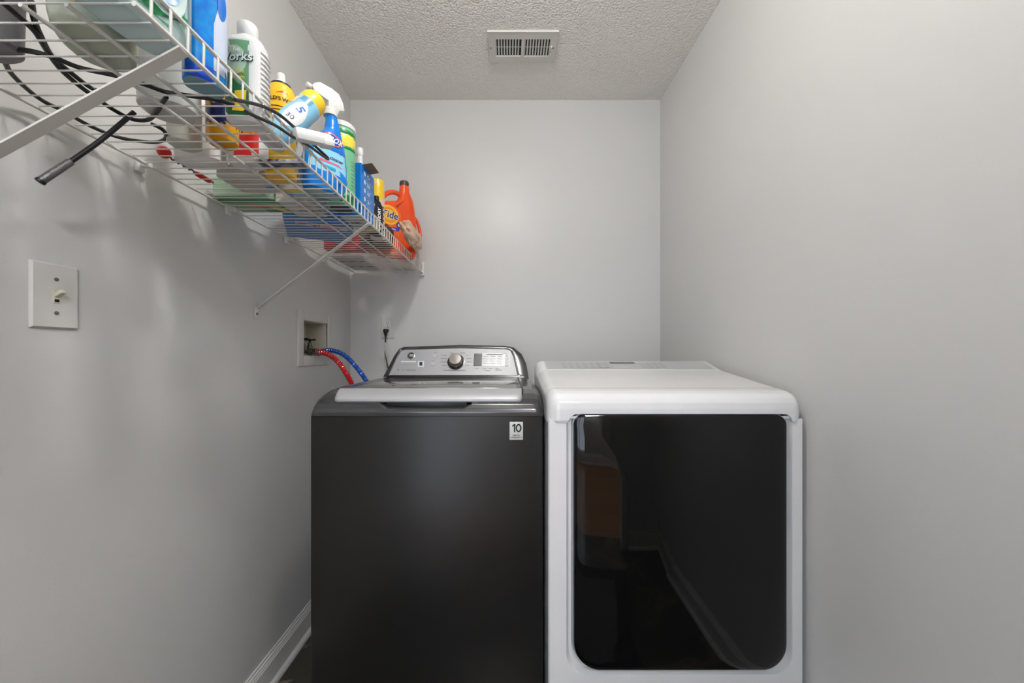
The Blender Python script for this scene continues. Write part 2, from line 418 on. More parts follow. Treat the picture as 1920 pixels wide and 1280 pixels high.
def hose(name, label, pts, rgb, r):
    t = thing(name, label, 'hose', pts[0])
    path = crom(pts, 10)
    new('hose', MB().tube(path, r, 14), mat(name+'_rubber_'+str(rgb[0]), rgb, rough=.55, spec=.3), t, world=True)
    co = []; n = len(path)
    for i in range(n-1):
        a, b2 = path[i], path[i+1]; dd = (b2-a).normalized(); u = Vector((0, 1, 0)); u = (u-dd*u.dot(dd)).normalized(); q = dd.cross(u)
        for k in range(8):
            ph = (i*8+k)/8*2*PI*.55; c_ = a.lerp(b2, k/8)
            co.append(c_+(u*math.cos(ph)+q*math.sin(ph))*(r+.0028))
    new('spring_guard', MB().tube(co[:len(co)*3//4], .0009, 5), M_chrome, t, world=True)
    new('coupling', MB().lathe([(.013, -.004), (.014, .0), (.014, .014), (.010, .018)], pts[0], Vector(pts[1])-Vector(pts[0]), 8), M_brass, t, world=True)
    return t
hose('supply_hose', 'red water hose running from the wall box to behind the washer',
     [(LW+.012, 1.545, 1.135), (LW+.05, 1.545, 1.133), (LW+.10, 1.55, 1.105), (LW+.140, 1.56, 1.045), (LW+.165, 1.60, .96), (LW+.17, 1.68, .86), (LW+.19, 1.79, .80)], (206, 18, 26), .0095)
hose('supply_hose', 'blue water hose running from the wall box to behind the washer',
     [(LW+.012, 1.605, 1.133), (LW+.05, 1.61, 1.142), (LW+.11, 1.615, 1.12), (LW+.165, 1.63, 1.055), (LW+.20, 1.66, .98), (LW+.21, 1.71, .90), (LW+.23, 1.80, .84)], (24, 78, 176), .0095)

# ------------------------------------------------------------------ appliance caps (swept top covers)
def resample(prof, step):
    pts = [Vector((a, b)) for a, b in prof]; out = []
    for i in range(len(pts)-1):
        d = (pts[i+1]-pts[i]).length; n = max(1, int(d/step)) if d < .2 else 24
        out += [pts[i].lerp(pts[i+1], j/n) for j in range(n)]
    out.append(pts[-1]); return out
def cap_mesh(xl, xr, prof, zb, rs, rc, nx, mod=None, step=.004):
    st = []
    for fr in (1, .66, .33): st.append((0., None, fr))
    for k in range(9):
        th = k/8*PI/2; st.append((rs*(1-math.cos(th)), rs*(1-math.sin(th)), None))
    left = [(xl+a, a, d, fr) for a, d, fr in st]; right = [(xr-a, a, d, fr) for a, d, fr in st[::-1]]
    mid = [(xl+rs+(xr-xl-2*rs)*i/nx, min(rs+(xr-xl-2*rs)*i/nx, rs+(xr-xl-2*rs)*(nx-i)/nx), 0., None) for i in range(1, nx)]
    sts = left+mid+right; rows = resample(prof, step); y0 = min(p.x for p in rows)
    vs = []; fs = []; m = len(rows)
    for x, a, d, fr in sts:
        for p in rows:
            y, z = p.x, p.y
            if d is None:
                zt_ = max(zb, z-rs); zz = zt_+(zb-zt_)*fr
            else: zz = max(zb, z-d)
            if a < rc:
                wgt = max(0., min(1., (y0+.12-y)/.12)); y = y+(rc-math.sqrt(max(0, rc*rc-(rc-a)**2)))*wgt
            q = Vector((x, y, zz))
            if mod: q = mod(q, p)
            vs.append(q)
    for i in range(len(sts)-1):
        fs += [(i*m+j, (i+1)*m+j, (i+1)*m+j+1, i*m+j+1) for j in range(m-1)]
    return MB().add(vs, fs)
def sm(e0, e1, v):
    t = max(0, min(1, (v-e0)/(e1-e0))); return t*t*(3-2*t)

# ------------------------------------------------------------------ washer
WY = 1.045
WXL, WXR = X(580, WY), .1025
ws = thing('washing_machine', 'dark grey top-load washing machine with silver control panel', 'washing machine', ((WXL+WXR)/2, WY+.34, 0))
M_wbody = mat('dark_slate_steel', (54, 53, 52), rough=.36, metal=.75, rgb2=(49, 48, 47), vscale=3)
M_wcap = mat('graphite_cap', (74, 74, 75), rough=.22, metal=.55, coat=.3)
M_silver = mat('brushed_silver', (176, 176, 178), rough=.42, metal=.25)
M_lidglass = mat('smoked_lid_glass', (150, 149, 146), rough=.10, metal=.8, coat=.3)
M_bglass = mat('black_glass', (9, 9, 9), rough=.03, spec=.42)
body = MB()
body.box(WXL+.002, WXR-.002, WY, WY+.675, .03, Z(778, WY), .006)
new('cabinet', body, M_wbody, ws, world=True)
wprof = [(1.046, .955), (1.041, .956), (1.040, .966), (1.043, .976), (1.051, .988), (1.068, 1.001), (1.099, 1.013), (1.14, 1.021), (1.2, 1.0245), (1.59, 1.026), (1.71, 1.026), (1.722, 1.015), (1.724, .955)]
hx0, hx1 = X(712, WY), X(884, WY)
def wmod(q, p):
    zt_ = .9775
    e = sm(hx0, hx0+.024, q.x)*(1-sm(hx1-.030, hx1, q.x))
    zl = .9885-.011*e
    k = sm(zl-.002, zl+.0015, q.z) if e > 0 else 0
    k *= 1 if e > .02 else e/.02
    if q.y < 1.12: q.y += .030*k*(1-sm(1.07, 1.12, p.x))
    return q
new('top_cover', cap_mesh(WXL-.001, WXR+.001, wprof, .955, .030, .02, 190, wmod, .0022), M_wcap, ws, world=True, ang=50)
new('handle_pocket', MB().box(hx0+.012, hx1-.014, 1.062, 1.085, .974, .998, .004), M_blackplastic, ws, world=True)
# lid
LX0, LX1 = X(624, 1.056), X(979, 1.056)
def lid_loop(dx, y0, y1, z0, z1, r=.018, N=6):
    xs0, xs1 = LX0+dx, LX1-dx; pts = []
    for cx, cy, a0 in ((xs0+r, y0+r, PI), (xs1-r, y0+r, 1.5*PI)):
        for k in range(N+1):
            a = a0+k/N*PI/2; pts.append((cx+r*math.cos(a), cy+r*math.sin(a)))
    pts += [(xs1, y1), (xs0, y1)]
    return [Vector((x, y, z0+(z1-z0)*sm(0, 1, (y-y0)/max(.001, (y1-y0))))) for x, y in pts]
lidp = [(1.057, .9925), (1.0545, .996), (1.0545, 1.0015), (1.060, 1.008), (1.070, 1.0155), (1.085, 1.0225), (1.100, 1.0275)]
def strip_mesh(prof, xl, xr, rc, nx=60):
    vs = []; fs = []; m = len(prof)
    for i in range(nx+1):
        t = i/nx; x = xl+(xr-xl)*(.5-.5*math.cos(PI*t)); a = min(x-xl, xr-x)
        for y, z in prof:
            yy = y
            if a < rc: yy = y+(rc-math.sqrt(max(0, rc*rc-(rc-a)**2)))*max(0, (1.10-y)/.045)
            vs.append((x, yy, z))
    for i in range(nx): fs += [(i*m+j, (i+1)*m+j, (i+1)*m+j+1, i*m+j+1) for j in range(m-1)]
    return MB().add(vs, fs)
lid = new('lid', MB().box(LX0, LX1, 1.100, 1.592, 1.018, 1.0275, .002), M_wcap, ws, world=True)
new('lid_trim', strip_mesh(lidp, LX0, LX1, .016), M_silver, lid, world=True)
new('lid_glass', MB().box(LX0+.035, LX1-.014, 1.102, 1.585, 1.0268, 1.0286, .0006), M_lidglass, lid, world=True)
new('lid_gap_shade', MB().box(LX0-.005, LX1+.005, 1.100, 1.594, 1.010, 1.0262, .001), M_blackplastic, lid, world=True)  # black slab painting the shaded gap around the lid

# console
def cpl(px, py, off=0.):
    y = 1.652/(1+(py-660)/1400.); p = P(px, py, y); nrm = Vector((0, -1, .5)).normalized(); return p+nrm*off
inner = [(730, 703), (738, 686), (747, 667), (752, 658.5), (759, 655.8), (862, 653), (951, 655), (957.5, 658), (962, 668), (966, 685), (970, 703)]
outer = [(718, 706), (727, 690), (739, 666), (748, 653.5), (757, 649.7), (862, 646), (946, 647.5), (963, 650.5), (978, 663), (987, 682), (992, 712)]
def dens(pl):
    o = []
    for i in range(len(pl)-1):
        a, b2 = pl[i], pl[i+1]
        for j in range(6): o.append((a[0]+(b2[0]-a[0])*j/6, a[1]+(b2[1]-a[1])*j/6))
    return o+[pl[-1]]
inn, out = dens(inner), dens(outer)
Ai = [cpl(*p) for p in inn]; Ao = [cpl(*p, -.002) for p in out]
lip = [cpl((a[0]*.5+b_[0]*.5), (a[1]*.5+b_[1]*.5), .004) for a, b_ in zip(inn, out)]
Ab = [Vector((p.x, 1.700, max(1.02, p.z-.004))) for p in Ao]
Ac = [Vector((p.x*1.0+(.0 if p.x > -.2 else .0), 1.715, max(1.02, p.z-.02))) for p in Ao]
new('console', MB().loops([Ai, lip, Ao, Ab, Ac], cap0=False), M_wcap, ws, world=True, ang=60)
pan = new('control_panel', MB().add(Ai, [tuple(range(len(Ai)))]), M_silver, ws, world=True)
M_ink = mat('panel_print_grey', (120, 120, 122), rough=.5)
M_ink2 = mat('panel_print_dark', (60, 60, 62), rough=.5)
M_pw = mat('panel_print_white', (235, 235, 235), rough=.4)
nrm = Vector((0, -1, .5)).normalized()
def cmap(px, py, off=.0006):
    return lambda t, s: cpl(px+t, py-s*1., off)
def crect(x0, x1, y0, y1, off=.0006): return MB().add([cpl(x0, y1, off), cpl(x1, y1, off), cpl(x1, y0, off), cpl(x0, y0, off)], [(0, 1, 2, 3)])
new('display', MB().add([cpl(x, y, o) for o in (0., .0012) for x, y in ((887.5, 686), (903, 686), (904, 662.5), (889, 662.5))], [(0, 1, 2, 3), (4, 5, 6, 7), (0, 1, 5, 4), (1, 2, 6, 5), (2, 3, 7, 6), (3, 0, 4, 7)]), mat('display_grey', (92, 92, 92), rough=.15), pan, world=True, smooth=False)
new('button_field', crect(905, 955.5, 662, 686, .0004), mat('panel_field_grey', (168, 168, 170), rough=.4, metal=.5), pan, world=True)
knc = cpl(855, 678); kx = Vector((1, 0, 0))
new('knob', MB().lathe([(.030, 0), (.031, .004), (.0295, .010), (.0275, .030), (.0255, .0325), (.001, .0335)], knc, nrm, 40), mat('knob_steel', (140, 134, 130), rough=.3, metal=.8), pan, world=True)
new('knob_ring', MB().lathe([(.0375, 0), (.0375, .0016), (.0345, .0020), (.034, .0005)], knc, nrm, 44), mat('knob_ring_dark', (70, 70, 70), rough=.2, metal=.9), pan, world=True)
lg = new('emblem', MB().lathe([(.0165, 0), (.0165, .0025), (.0140, .0032), (.001, .0034)], cpl(771, 667), nrm, 32), M_chrome, pan, world=True)
new('emblem_face', MB().lathe([(.0120, .0034), (.0120, .0040), (.001, .0041)], cpl(771, 667), nrm, 32), mat('emblem_grey', (60, 60, 62), rough=.3), lg, world=True)
new('lettering', text_mb('GE', 5.2, cmap(771, 667, .0046), bold=.02, shear=.3), M_pw, lg, world=True)
for px, py in ((815, 667), (812, 682)):
    new('button', MB().lathe([(.0115, 0), (.0110, .0022), (.001, .0026)], cpl(px, py), nrm, 24), mat('button_silver', (186, 186, 188), rough=.45, metal=.2), pan, world=True)
for k in range(4):
    new('button', MB().lathe([(.0085, 0), (.0082, .0018), (.001, .002)], cpl(950.5, 665.5+k*6, .0004), nrm, 20), mat('button_silver', (186, 186, 188), rough=.45, metal=.2), pan, world=True)
pr = MB()
def row(x0, x1, y, h=.9): pr.add([cpl(x0, y+h, .0009), cpl(x1, y+h, .0009), cpl(x1, y, .0009), cpl(x0, y, .0009)], [(0, 1, 2, 3)])
for y, a, b_ in ((661, 843, 850), (666, 828, 838), (671.5, 826, 838), (678, 826, 838), (684.5, 829, 838)): row(a, b_, y)
for y, a, b_ in ((661, 863, 872), (666, 873, 879), (671.5, 875, 884), (678, 875, 884), (684.5, 872, 880)): row(a, b_, y)
row(832, 872, 693.5, 1.2); row(745, 748, 692, 2.2); row(753, 758, 693); row(762, 780, 693); row(814, 818, 660.5); row(811, 815, 676)
for x in (908, 921.5, 934):
    for k in range(4): row(x, x+7, 668+k*4.2, .7)
    row(x-1, x-.5, 667, 14)
row(912, 942, 664, 1.3)
for x in (893, 908, 919, 931, 945): row(x-2, x+4, 690 if x < 940 else 662)
row(909, 920, 694); row(929, 941, 693)
new('panel_print', pr, M_ink, pan, world=True, smooth=False)
new('sticker', crect(783.5, 795, 676.5, 687.5, .0007), M_pw, pan, world=True)
new('sticker_mark', crect(786.5, 792, 678.5, 685.5, .0011), mat('sticker_blue', (30, 48, 78), rough=.4), pan, world=True)
new('sticker', crect(752, 780, 676.5, 679, .0007).add([], []), M_pw, pan, world=True)
# badge on the front
bd = new('badge', MB().box(X(955.5, WY), X(980.5, WY), WY-.0012, WY, Z(824, WY), Z(790.5, WY), .0004), mat('badge_silver', (196, 196, 190), rough=.4), ws, world=True)
bm_ = lambda t, s: Vector((X(968, WY)+t, WY-.0016, Z(802, WY)+s))
ten = MB().add([bm_(-.0115, .0065), bm_(-.0065, .0115), bm_(-.0025, .0115), bm_(-.0025, -.0115), bm_(-.0068, -.0115), bm_(-.0068, .0060), bm_(-.0115, .0030)], [(0, 1, 5, 6), (1, 2, 3, 4, 5)])
ro = [bm_(.0065+.0082*math.cos(a*PI/14), .0118*math.sin(a*PI/14)) for a in range(28)]; ri = [bm_(.0065+.0040*math.cos(a*PI/14), .0076*math.sin(a*PI/14)) for a in range(28)]
ten.add(ro+ri, [(k, (k+1) % 28, 28+(k+1) % 28, 28+k) for k in range(28)])
new('lettering', ten, mat('badge_ink', (20, 20, 20), rough=.5), bd, world=True, smooth=False)
new('lettering', text_mb('YEAR', .0045, bm_, 0, .0, bold=.02), M_pw, bd, world=True)
new('lettering', text_mb('LIMITED', .0058, bm_, 0, -.0205, bold=.01), MATS['badge_ink'], bd, world=True)
new('lettering', text_mb('WARRANTY', .0058, bm_, 0, -.0265, bold=.01), MATS['badge_ink'], bd, world=True)
for dx in (WXL+.05, WXR-.05):
    for dy in (WY+.05, WY+.62): new('foot', MB().lathe([(.022, 0), (.022, .012), (.01, .014), (.01, .034)], (dx, dy, 0)), M_blackplastic, ws, world=True)

# ------------------------------------------------------------------ dryer
DY = .98
DXL, DXR = X(1027, DY), X(1507, DY)
dr = thing('clothes_dryer', 'white front-load dryer with large black glass door', 'dryer', ((DXL+DXR)/2, DY+.36, 0))
M_enamel = mat('white_enamel', (218, 217, 216), rough=.22, coat=.3)
ztop = Z(793, DY)
def rr(x0, x1, z0, z1, r, y, n=8):
    out = []
    rs_ = r if isinstance(r, (list, tuple)) else (r, r, r, r)
    for (cx, cz, a0, q) in ((x0+rs_[0], z0+rs_[0], PI, rs_[0]), (x1-rs_[1], z0+rs_[1], 1.5*PI, rs_[1]), (x1-rs_[2], z1-rs_[2], 0, rs_[2]), (x0+rs_[3], z1-rs_[3], .5*PI, rs_[3])):
        for k in range(n+1):
            a = a0+k/n*PI/2; out.append(Vector((cx+q*math.cos(a), y, cz+q*math.sin(a))))
    return out
ix0, ix1, iz0 = X(1062, DY), X(1486, DY), Z(1264, DY)
fr = MB()
fr.loops([rr(DXL+.002, DXR, .03, ztop+.012, .002, DY+.70), rr(DXL+.002, DXR, .03, ztop+.012, .002, DY+.004), rr(DXL+.006, DXR-.004, .034, ztop+.012, .002, DY),
          rr(ix0, ix1, iz0, .9665, (.055, .055, .012, .012), DY), rr(ix0+.008, ix1-.008, iz0+.008, .962, (.05, .05, .01, .01), DY+.016)])
new('cabinet', fr, M_enamel, dr, world=True, ang=40)
gx0, gx1, gz0, gz1 = X(1077, .967), X(1478, .967), Z(1255, .967), Z(778, .967)
rad = (.062, .062, .028, .028)
def scl(l, s, y):
    cx, cz = (gx0+gx1)/2, (gz0+gz1)/2
    return [Vector((cx+(p.x-cx)*s, y, cz+(p.z-cz)*s)) for p in l]
g0 = rr(gx0, gx1, gz0, gz1, rad, 0, 10)
ls = [scl(g0, 1., .990), scl(g0, 1., .976)]
for s in (.997, .99, .975, .95, .9, .8, .7, .6, .5, .4, .3, .2, .1, .02):
    ls.append([Vector((p.x, p.y-.016*(1-((p.x-(gx0+gx1)/2)/((gx1-gx0)/2))**2), p.z)) for p in scl(g0, s, .972-.004*(1-s**40)-.006*(1-s*s))])
door = new('door', MB().loops(ls), M_bglass, dr, world=True, ang=50)
new('door_rim', MB().loops([scl(g0, 1.012, .996), scl(g0, 1.010, .984), scl(g0, .99, .982)], cap0=False, cap1=False), mat('grey_rim', (150, 150, 156), rough=.35), door, world=True)
dprof = [(.986, .948), (.978, .9485), (.975, .955), (.974, .985), (.976, 1.002), (.982, 1.014), (.993, 1.0235), (1.010, 1.0295), (1.035, 1.0335), (1.040, 1.0325), (1.33, 1.0715), (1.333, 1.073), (1.425, 1.100), (1.435, 1.099), (1.445, 1.09), (1.45, 1.07), (1.452, .948)]
def dmod(q, p):
    m0, m1 = X(1066, DY), X(1484, DY)
    zb2 = .9725
    a = min(q.x-m0, m1-q.x); rr_ = .022
    if a > 0 and p.x < 1.0:
        lim = zb2 if a > rr_ else .948+(zb2-.948)*math.sqrt(max(0, 1-((rr_-a)/rr_)**2))
        if q.z < lim: q.z = lim; q.y += .012 if p.y < .949 and p.x > .98 else 0
    return q
new('top_cover', cap_mesh(DXL-.001, DXR+.0015, dprof, .948, .030, .035, 150, dmod, .003), M_enamel, dr, world=True, ang=60)
def dtop(px, py, off=.0008):    # point on the sloping rear control strip
    # strip plane through (y 1.333, z 1.073) and (1.425, 1.100)
    k = (1.100-1.073)/(1.425-1.333); y = (CZ-1.073+k*1.333)/(k+(py-VY)/F)
    return Vector((X(px, y), y, CZ-(py-VY)*y/F+off))
st = new('control_strip', MB().add([(.142, 1.336, 1.0747), (.745, 1.336, 1.0747), (.738, 1.420, 1.0994), (.142, 1.420, 1.0994)], [(0, 1, 2, 3)]), mat('strip_grey', (176, 176, 176), rough=.35), dr, world=True)
pr = MB()
def srow(x0, x1, y0, y1): pr.add([(x0, y0, 1.0753+(y0-1.336)*.294), (x1, y0, 1.0753+(y0-1.336)*.294), (x1, y1, 1.0753+(y1-1.336)*.294), (x0, y1, 1.0753+(y1-1.336)*.294)], [(0, 1, 2, 3)])
new('display', MB().add([(.385, 1.39, 1.0916), (.48, 1.39, 1.0916), (.475, 1.408, 1.0969), (.383, 1.408, 1.0969)], [(0, 1, 2, 3)]), mat('display_grey', (92, 92, 92)), st, world=True)
for i in range(7):
    for j in range(3): srow(.20+i*.026, .216+i*.026, 1.35+j*.022, 1.355+j*.022)
for i in range(4):
    for j in range(3): srow(.49+i*.024, .506+i*.024, 1.35+j*.02, 1.355+j*.02)
srow(.335, .337, 1.345, 1.41); srow(.335, .37, 1.345, 1.347)
new('panel_print', pr, mat('strip_print', (140, 140, 142)), st, world=True, smooth=False)
for dx in (DXL+.05, DXR-.05):
    for dy in (DY+.05, DY+.65): new('foot', MB().lathe([(.022, 0), (.022, .012), (.01, .014), (.01, .034)], (dx, dy, 0)), M_blackplastic, dr, world=True)

# ------------------------------------------------------------------ wire shelf
SZ, XF, XR_ = 1.548, -.440, -.790
SY0, SY1 = .440, BW-.004
sh = thing('wire_shelf', 'white wire shelf with upturned front lip along the left wall', 'shelf', (LW, (SY0+SY1)/2, SZ))
y = .4432
while y < SY1-.004:
    new('deck_wire', MB().tube([(XR_, y, SZ), (XF, y, SZ)], .0013, 6), M_wire, sh, world=True); y += .0265
y = .4602
while y < SY1-.004:
    new('lip_wire', MB().tube([(XF+.001, y, SZ-.002), (XF+.0015, y, SZ+.030), (XF-.001, y, SZ+.0345)], .0017, 6), M_wire, sh, world=True); y += .0265
new('rod', MB().tube([(XF, SY0, SZ-.003), (XF, SY1, SZ-.003)], .0032, 10), M_wire, sh, world=True)
new('rod', MB().tube([(XF-.001, SY0, SZ+.0345), (XF-.001, SY1, SZ+.0345)], .003, 10), M_wire, sh, world=True)
new('rod', MB().tube([(XR_, SY0, SZ-.003), (XR_, SY1, SZ-.003)], .003, 10), M_wire, sh, world=True)
for x in (-.520, -.574): new('rod', MB().tube([(x, SY0, SZ-.0042), (x, SY1, SZ-.0042)], .0028, 8), M_wire, sh, world=True)
for y in (.55, .821, 1.08, 1.365, 1.65):
    new('wall_clip', MB().box(LW+.0004, LW+.010, y-.008, y+.008, SZ-.018, SZ+.010, .002).box(LW+.006, XR_+.006, y-.005, y+.005, SZ-.008, SZ+.003, .0015).lathe([(.003, 0), (.0025, .002)], (LW+.010, y, SZ-.012), (1, 0, 0), 10), M_white, sh, world=True)
def brace(p0, p1, name='brace'):
    p0, p1 = Vector(p0), Vector(p1); d = (p1-p0); u = Vector((0, 1, 0)); u = (u-d.normalized()*u.dot(d.normalized())).normalized(); q = d.normalized().cross(u)
    o = new(name, MB().obox((p0+p1)/2, d/2, u*.0078, q*.0014), M_wire, sh, world=True, smooth=False)
    return o
b1 = brace((XF+.004, .503, SZ-.008), (LW+.006, .449, 1.27))
b2_ = brace((XF+.004, 1.178, SZ-.008), (LW+.006, 1.208, 1.275))
for b_, y in ((b1, .449), (b2_, 1.208)):
    new('foot_plate', MB().obox((LW+.0020, y, 1.262), (.0016, 0, 0), (0, .009, 0), (0, 0, .022), bev=.001).lathe([(.012, .0), (.012, .0012)], (LW+.001, y, 1.255), (1, 0, 0), 20), M_wire, b_, world=True)
    new('screw', MB().lathe([(.0045, .0035), (.004, .006), (.0005, .007)], (LW, y, 1.258), (1, 0, 0), 14), M_screw, b_, world=True)
eb = new('end_bracket', MB().box(XF-.006, XF+.012, BW-.022, BW-.0004, SZ-.020, SZ+.004, .002).box(XF-.004, XF+.010, BW-.006, BW-.0004, SZ-.022, SZ+.052, .0015), M_white, sh, world=True)
new('screw', MB().lathe([(.004, .0005), (.0035, .002)], (XF+.004, BW-.022, SZ-.010), (0, -1, 0), 12), M_screw, eb, world=True)
# ------------------------------------------------------------------ things on the shelf
DZ = SZ+.0022                     # top of the deck wires
def cmat(name, rgb, rough=.3, **k): return mat(name, rgb, rough=rough, **k)
def item(name, label, cat, x, y, rot, secs, m, body='bottle', N=44, z=None, group=None, k=4):
    t = thing(name, label, cat, (x, y, DZ if z is None else z), R(rot), group)
    L_ = Lofted(secs, k); o = new(body, L_.mb(N), m, t, ang=40)
    return t, L_, o
def dec(o, L_, poly, m, side='f', eps=.0007, name='label'):
    return new(name, decal_mb(poly, L_.wrap(side, eps)), m, o)
def txt(o, L_, s, size, t, z, m, side='f', eps=.0013, **k):
    return new('lettering', text_mb(s, size, L_.wrap(side, eps), t, z, **k), m, o)
def screw_cap(parent, r, z0, z1, m, name='cap', cx=0, cy=0, ribs=24):
    n = ribs*2; ls = []
    for z, rr_ in ((z0, r*.97), (z0+.001, r), (z1-.002, r), (z1, r*.93), (z1, .001)):
        ls.append([Vector((cx+(rr_*(1 if k % 2 else .965))*math.cos(2*PI*k/n), cy+(rr_*(1 if k % 2 else .965))*math.sin(2*PI*k/n), z)) for k in range(n)])
    return new(name, MB().loops(ls), m, parent)
K_ink = cmat('ink_navy', (26, 34, 92)); K_black = cmat('ink_black', (22, 22, 24)); K_w = cmat('print_white', (238, 240, 240))
K_red = cmat('print_red', (214, 40, 38)); K_yel = cmat('print_yellow', (246, 204, 40)); K_grn = cmat('print_green', (22, 128, 70))
K_blue = cmat('print_blue', (22, 104, 196)); K_lb = cmat('print_light_blue', (120, 190, 226)); K_org = cmat('print_orange', (250, 150, 40))
M_wplas = cmat('white_hdpe', (226, 226, 224), .32)

def base_patch(t, L_, m, s=.88):
    q = L_.s[0]; return new('base', MB().loops([sup(-.0006, q[1]*s, q[2]*s, q[3], q[4], q[5]), sup(-.0001, q[1]*s, q[2]*s, q[3], q[4], q[5])]), m, t)
M_gb = cmat('grey_base', (150, 156, 156), .5)
# yellow-labelled jug, back row near end
t, L_, o = item('detergent_jug', 'translucent grey jug with yellow label at the near end, back row', 'bottle', -.565, .513, 33,
    [(0, .032, .044, 2.5), (.006, .038, .050, 2.5), (.02, .040, .052, 2.6), (.15, .040, .052, 2.6), (.19, .045, .05, 2.4), (.22, .02, .02, 2), (.25, .02, .02, 2)], cmat('pale_green_plastic', (176, 186, 168), .3))
dec(o, L_, rect(-.038, .038, .028, .14), cmat('label_yellow_green', (214, 206, 40), .4))
dec(o, L_, rect(-.038, .038, .022, .03), K_yel, eps=.0012)
screw_cap(t, .024, .25, .275, K_grn)

# big white/green bottle at the front
t, L_, o = item('detergent_bottle', 'large pale bottle with green swirl label at the near front of the shelf', 'bottle', -.484, .458, 84,
    [(0, .068, .026, 3.2), (.005, .078, .033, 3.2), (.02, .082, .036, 3.2), (.2, .080, .036, 3), (.26, .03, .02, 2), (.29, .02, .02, 2)], cmat('pale_mint_plastic', (190, 214, 214), .25))
dec(o, L_, rect(-.078, .078, .012, .20), cmat('label_green', (96, 178, 128), .35))
dec(o, L_, ell(.028, .085, .040, .062), cmat('label_pale', (214, 232, 230), .35), eps=.0012)
dec(o, L_, ell(.026, .088, .034, .050), cmat('label_splash', (236, 244, 248), .35, rgb2=(90, 170, 214), vscale=60), eps=.0018)
dec(o, L_, [(-.078, .015), (-.03, .03), (.02, .022), (.07, .05), (.07, .042), (.02, .013), (-.03, .02)], K_grn, eps=.0012)
dec(o, L_, ell(-.045, .10, .028, .05), cmat('label_splash2', (226, 240, 244), .35, rgb2=(110, 190, 214), vscale=70), eps=.0012)
screw_cap(t, .022, .29, .315, K_grn)

# blue refill pouch/bottle
t, L_, o = item('cleaner_bottle', 'bright blue bottle with mottled water print, third from the near end', 'bottle', -.476, .588, 50,
    [(0, .024, .020, 3), (.005, .027, .023, 3), (.10, .028, .024, 3), (.19, .027, .024, 3), (.23, .016, .016, 2), (.25, .014, .014, 2)], cmat('water_blue', (10, 146, 222), .25, rgb2=(8, 106, 200), vscale=45))
dec(o, L_, [(.006, .02), (.026, .015), (.026, .17), (.018, .15), (.006, .09)], cmat('label_pale_blue', (196, 206, 224), .35))
dec(o, L_, ell(.017, .125, .006, .022), K_blue, eps=.0013)
dec(o, L_, rect(-.027, -.020, .03, .19), K_w)  # white strip is a highlight painted along the bottle's left edge
dec(o, L_, rect(-.026, .006, .0, .022), cmat('label_royal', (20, 76, 200))); base_patch(t, L_, cmat('teal_grey', (120, 158, 168), .5), 1.05)
screw_cap(t, .016, .25, .27, K_w)

# toilet cleaner: white bottle, green label
t, L_, o = item('cleaner_bottle', 'white ribbed bottle with green and yellow label leaning at the shelf front', 'bottle', -.478, .688, 8,
    [(0, .026, .019, 3), (.004, .031, .023, 3), (.012, .0325, .0245, 3), (.128, .0325, .0245, 3), (.142, .031, .023, 3), (.152, .026, .020, 2.6), (.156, .0165, .0165, 2), (.160, .0158, .0158, 2)], M_wplas)
screw_cap(t, .0165, .158, .184, M_wplas, ribs=20)
dec(o, L_, rect(-.030, .014, .006, .140), cmat('works_green', (108, 160, 116), .35))
dec(o, L_, [(-.030, .006), (.014, .006), (.014, .052), (-.005, .062), (-.030, .092)], cmat('works_deep_green', (34, 110, 62), .35), eps=.0011)
dec(o, L_, ell(-.010, .103, .021, .026), cmat('works_pale', (186, 212, 186), .35), eps=.0011)
dec(o, L_, [(-.013, .012), (.008, .012), (.011, .050), (-.008, .047)], K_yel, eps=.0016)
txt(o, L_, 'The', .012, -.009, .121, K_w, eps=.0022, bold=.02)
txt(o, L_, 'Works', .021, -.010, .106, cmat('works_shadow', (40, 70, 56)), eps=.0018, bold=.05, shear=.2, rot=.12)
txt(o, L_, 'Works', .021, -.0105, .1065, K_w, eps=.0024, bold=.015, shear=.2, rot=.12)
txt(o, L_, 'Lime', .0105, -.002, .083, K_yel, eps=.0022, bold=.01)
txt(o, L_, 'Scum', .0105, -.003, .072, K_yel, eps=.0022, bold=.01)
rb = MB()
for k in range(13):
    z = .018+k*.0092
    rb.tube([L_.wrap('r', .0008)(a, z+a*.12) for a in (-.016, -.008, 0, .008, .016)], .0016, 6)
new('grip_ribs', rb, M_wplas, o)

# yellow floor-wax bottle
t, L_, o = item('wax_bottle', 'yellow bottle with white cap between the ribbed bottle and light blue can', 'bottle', -.545, .900, 30,
    [(0, .029, .029), (.004, .033, .033), (.12, .034, .034), (.188, .034, .034), (.212, .028, .028), (.224, .019, .019), (.228, .016, .016)], cmat('wax_yellow', (244, 190, 36), .3))
new('cap', MB().lathe([(.0195, .222), (.018, .228), (.0095, .235), (.0090, .250), (.0078, .253), (.001, .254)]), M_wplas, t)
new('cap_ring', MB().lathe([(.0215, .2215), (.0215, .2245), (.019, .225)]), cmat('navy_plastic', (34, 38, 70)), t)
txt(o, L_, "OLD'S WAX", .0115, 0, .174, K_black, bold=.03)
dec(o, L_, [(-.012, .187), (.004, .195), (.016, .190), (.002, .191)], K_red)
dec(o, L_, rect(-.02, .02, .156, .158), K_black); dec(o, L_, rect(-.02, .02, .148, .150), K_black)

